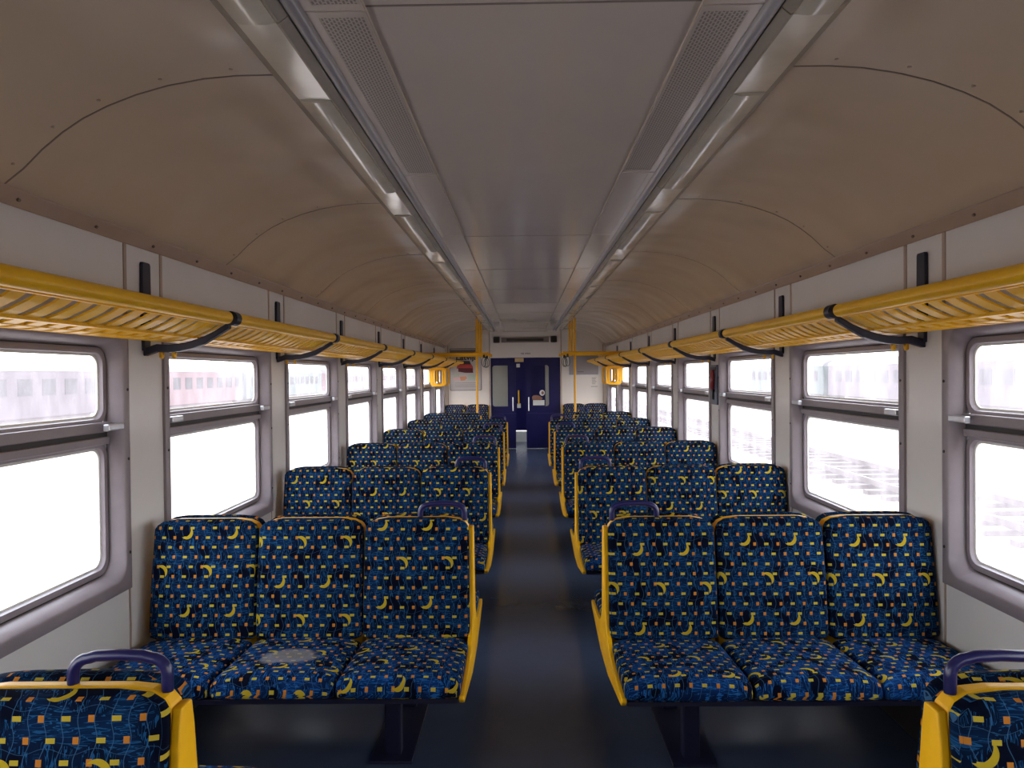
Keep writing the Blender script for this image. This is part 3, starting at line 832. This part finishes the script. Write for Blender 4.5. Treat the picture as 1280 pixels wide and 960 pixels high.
def text(body, size, loc, mat, parent, width=None):
    cu = bpy.data.curves.new('lettering', 'FONT'); cu.body = body; cu.size = size; cu.extrude = .0008; cu.align_x = 'LEFT'; cu.offset = .004
    o = bpy.data.objects.new('lettering', cu); C.objects.link(o)
    dg = bpy.context.evaluated_depsgraph_get(); me = bpy.data.meshes.new_from_object(o.evaluated_get(dg))
    bpy.data.objects.remove(o)
    me.materials.clear(); me.materials.append(MAT[mat])
    me.transform(Matrix.Rotation(PI / 2, 4, 'X'))
    if width:
        w = max(v.co.x for v in me.vertices) - min(v.co.x for v in me.vertices); me.transform(Matrix.Scale(width / w, 4, (1, 0, 0)))
    q = bpy.data.objects.new('heading', me); C.objects.link(q); q.parent = parent; q.location = loc; return q

# advertising poster left of the door
t = thing('poster', 'advertising poster with a red car on the end wall left of the door', 'poster', (-1.23, YE, 0))
MB().poly(rrect(.325, .435, .03, 4, 0, Z0 + .112), 'y', -.010, 0).build('poster_frame', 'display_frame', t)
MB().poly(rrect(.313, .423, .025, 4, 0, Z0 + .112), 'y', -.013, -.010).build('poster_sheet', 'poster', t)
pz = Z0 + .112
MB().box(-.31, .31, -.0145, -.013, pz + .345, pz + .40).build('green_band', 'display_frame', t)
MB().box(-.25, .02, -.0145, -.013, pz + .318, pz + .328).build('purple_line', 'purple', t)
text('Latvija', .15, (-.20, -.0145, pz + .200), 'ink', t, .44)
car = MB().poly([(-.165, pz + .105), (-.125, pz + .175), (.085, pz + .175), (.115, pz + .105)], 'y', -.0150, -.013).build('car_cabin', 'ink', t)
MB().poly([(-.19, pz + .02), (-.16, pz + .105), (.12, pz + .105), (.15, pz + .06), (.16, pz - .02), (-.10, pz + .01)], 'y', -.0155, -.013).build('car_body', 'red', t)
MB().poly([(-.15, pz - .045), (-.15, pz + .03), (.14, pz + .025), (.16, pz - .07), (.0, pz - .07)], 'y', -.0160, -.013).build('car_front', 'darkred', t)
MB().box(-.25, -.13, -.0150, -.013, pz - .19, pz - .08).build('photo_strip', 'green', t)
MB().poly([(-.27 + .0, pz - .19), (-.22, pz - .155), (-.12, pz - .15), (-.06, pz - .21), (-.24, pz - .22)], 'y', -.0155, -.013).build('pink_photo', 'pink', t)
MB().poly([(-.12, pz - .15), (.01, pz - .14), (.03, pz - .18), (-.02, pz - .225), (-.10, pz - .23)], 'y', -.0156, -.013).build('orange_photo', 'orange', t)
MB().box(.04, .28, -.0150, -.013, pz - .22, pz - .10).build('pale_photo', 'green', t)
for z in (-.28, -.32, -.355): MB().box(-.22, .26, -.0145, -.013, pz + z, pz + z + .006).build('text_line', 'display_frame', t)

t = thing('notice_board', 'grey framed notice sheet on the end wall right of the door', 'notice', (1.195, YE, 0))
MB().poly(rrect(.325, .215, .02, 4, 0, Z0 + .165), 'y', -.012, 0).build('notice_frame', 'white', t)
MB().poly(rrect(.300, .195, .012, 4, -.0, Z0 + .175), 'y', -.015, -.012).build('notice_sheet', 'poster_grey', t)
MB().box(-.13, .0, -.016, -.015, Z0 + .035, Z0 + .043).build('printed_line', 'ink', t)
MB().box(-.26, .26, -.022, -.012, Z0 + .37, Z0 + .39).build('top_rail', 'darkred', t)
t = thing('wall_notice', 'small white notice card under the grey notice sheet', 'notice', (1.41, YE, Z0 - .155))
MB().box(-.066, .066, -.006, 0, -.107, .107).build('card', 'endwall', t)
b = MB()
for k in range(6): b.box(-.05, .045 - .012 * (k % 3), -.0075, -.006, .07 - k * .026, .078 - k * .026)
b.build('card_text', 'display_frame', t)
MB().box(-.066, .066, -.008, 0, -.112, -.104).build('card_edge', 'ink', t)

# ------------------------------------------------------------------ outside
g = MB().box(-300, 300, -80, 500, -1.45, -1.35).build('ground', 'ground'); struct(g); g.name = 'floor_ground'
def track(x, label):
    t = thing('railway_track', label, 'railway track', (x, 0, -1.35), 'railway tracks outside')
    for e in (-.76, .76): MB().box(e - .035, e + .035, -40, 260, .10, .24).build('rail', 'rail', t)
    b = MB()
    for k in range(300): b.box(-1.3, 1.3, -30 + k * .9, -29.75 + k * .9, 0, .10)
    b.build('sleepers', 'sleeper', t)
    return t
track(4.6, 'bare railway track just outside the right-hand windows')
track(9.2, 'bare railway track farther out beyond the right-hand windows')
def coach(x, y0, y1, mat, label):
    t = thing('railway_coach', label, 'railway coach', (x, y0, -1.35), 'parked railway coaches outside')
    L_ = y1 - y0
    MB().box(-1.4, 1.4, 0, L_, .9, 3.35).build('coach_body', mat, t, bevel=.08)
    pr = [(-1.42, 3.3)] + [(1.42 * math.cos(a), 3.3 + .55 * math.sin(a)) for a in [PI - PI * k / 10 for k in range(11)]]
    MB().poly(pr[1:], 'y', 0.02, L_ - .02).build('coach_roof', 'coach_roof', t, smooth=True)
    fx = 1.4 if x < 0 else -1.4
    b = MB()
    y = 1.2
    while y < L_ - 1.6:
        b.box(fx, fx * 1.012, y, y + 1.1, 2.05, 2.9); y += 1.9
    b.build('coach_windows', 'coach_win', t)
    b = MB()
    for q in (.12, .2, .8, .88):
        for e in (-.75, .75): b.tube([(e - .07, L_ * q, .45), (e + .07, L_ * q, .45)], .45, 14)
    b.build('wheels', 'rail', t)
    MB().box(-1.1, 1.1, L_ * .08, L_ * .92, .55, .9).build('underframe', 'rail', t)
coach(-26, 22, 45, 'coach_mauve', 'mauve parked coach seen through the nearest left window')
coach(-26, 46, 66, 'coach_pink', 'pink parked coach seen through the second left window')
coach(-26, 67, 92, 'coach_green', 'grey-green parked coach beyond the second left window')
coach(-26, 100, 190, 'coach_pink', 'long pink parked coach beyond the farther left windows')
coach(26, 24, 62, 'coach_mauve', 'mauve parked coach seen through the nearest right windows')
coach(26, 63, 84, 'coach_green', 'grey-green parked coach seen beyond the third right window')
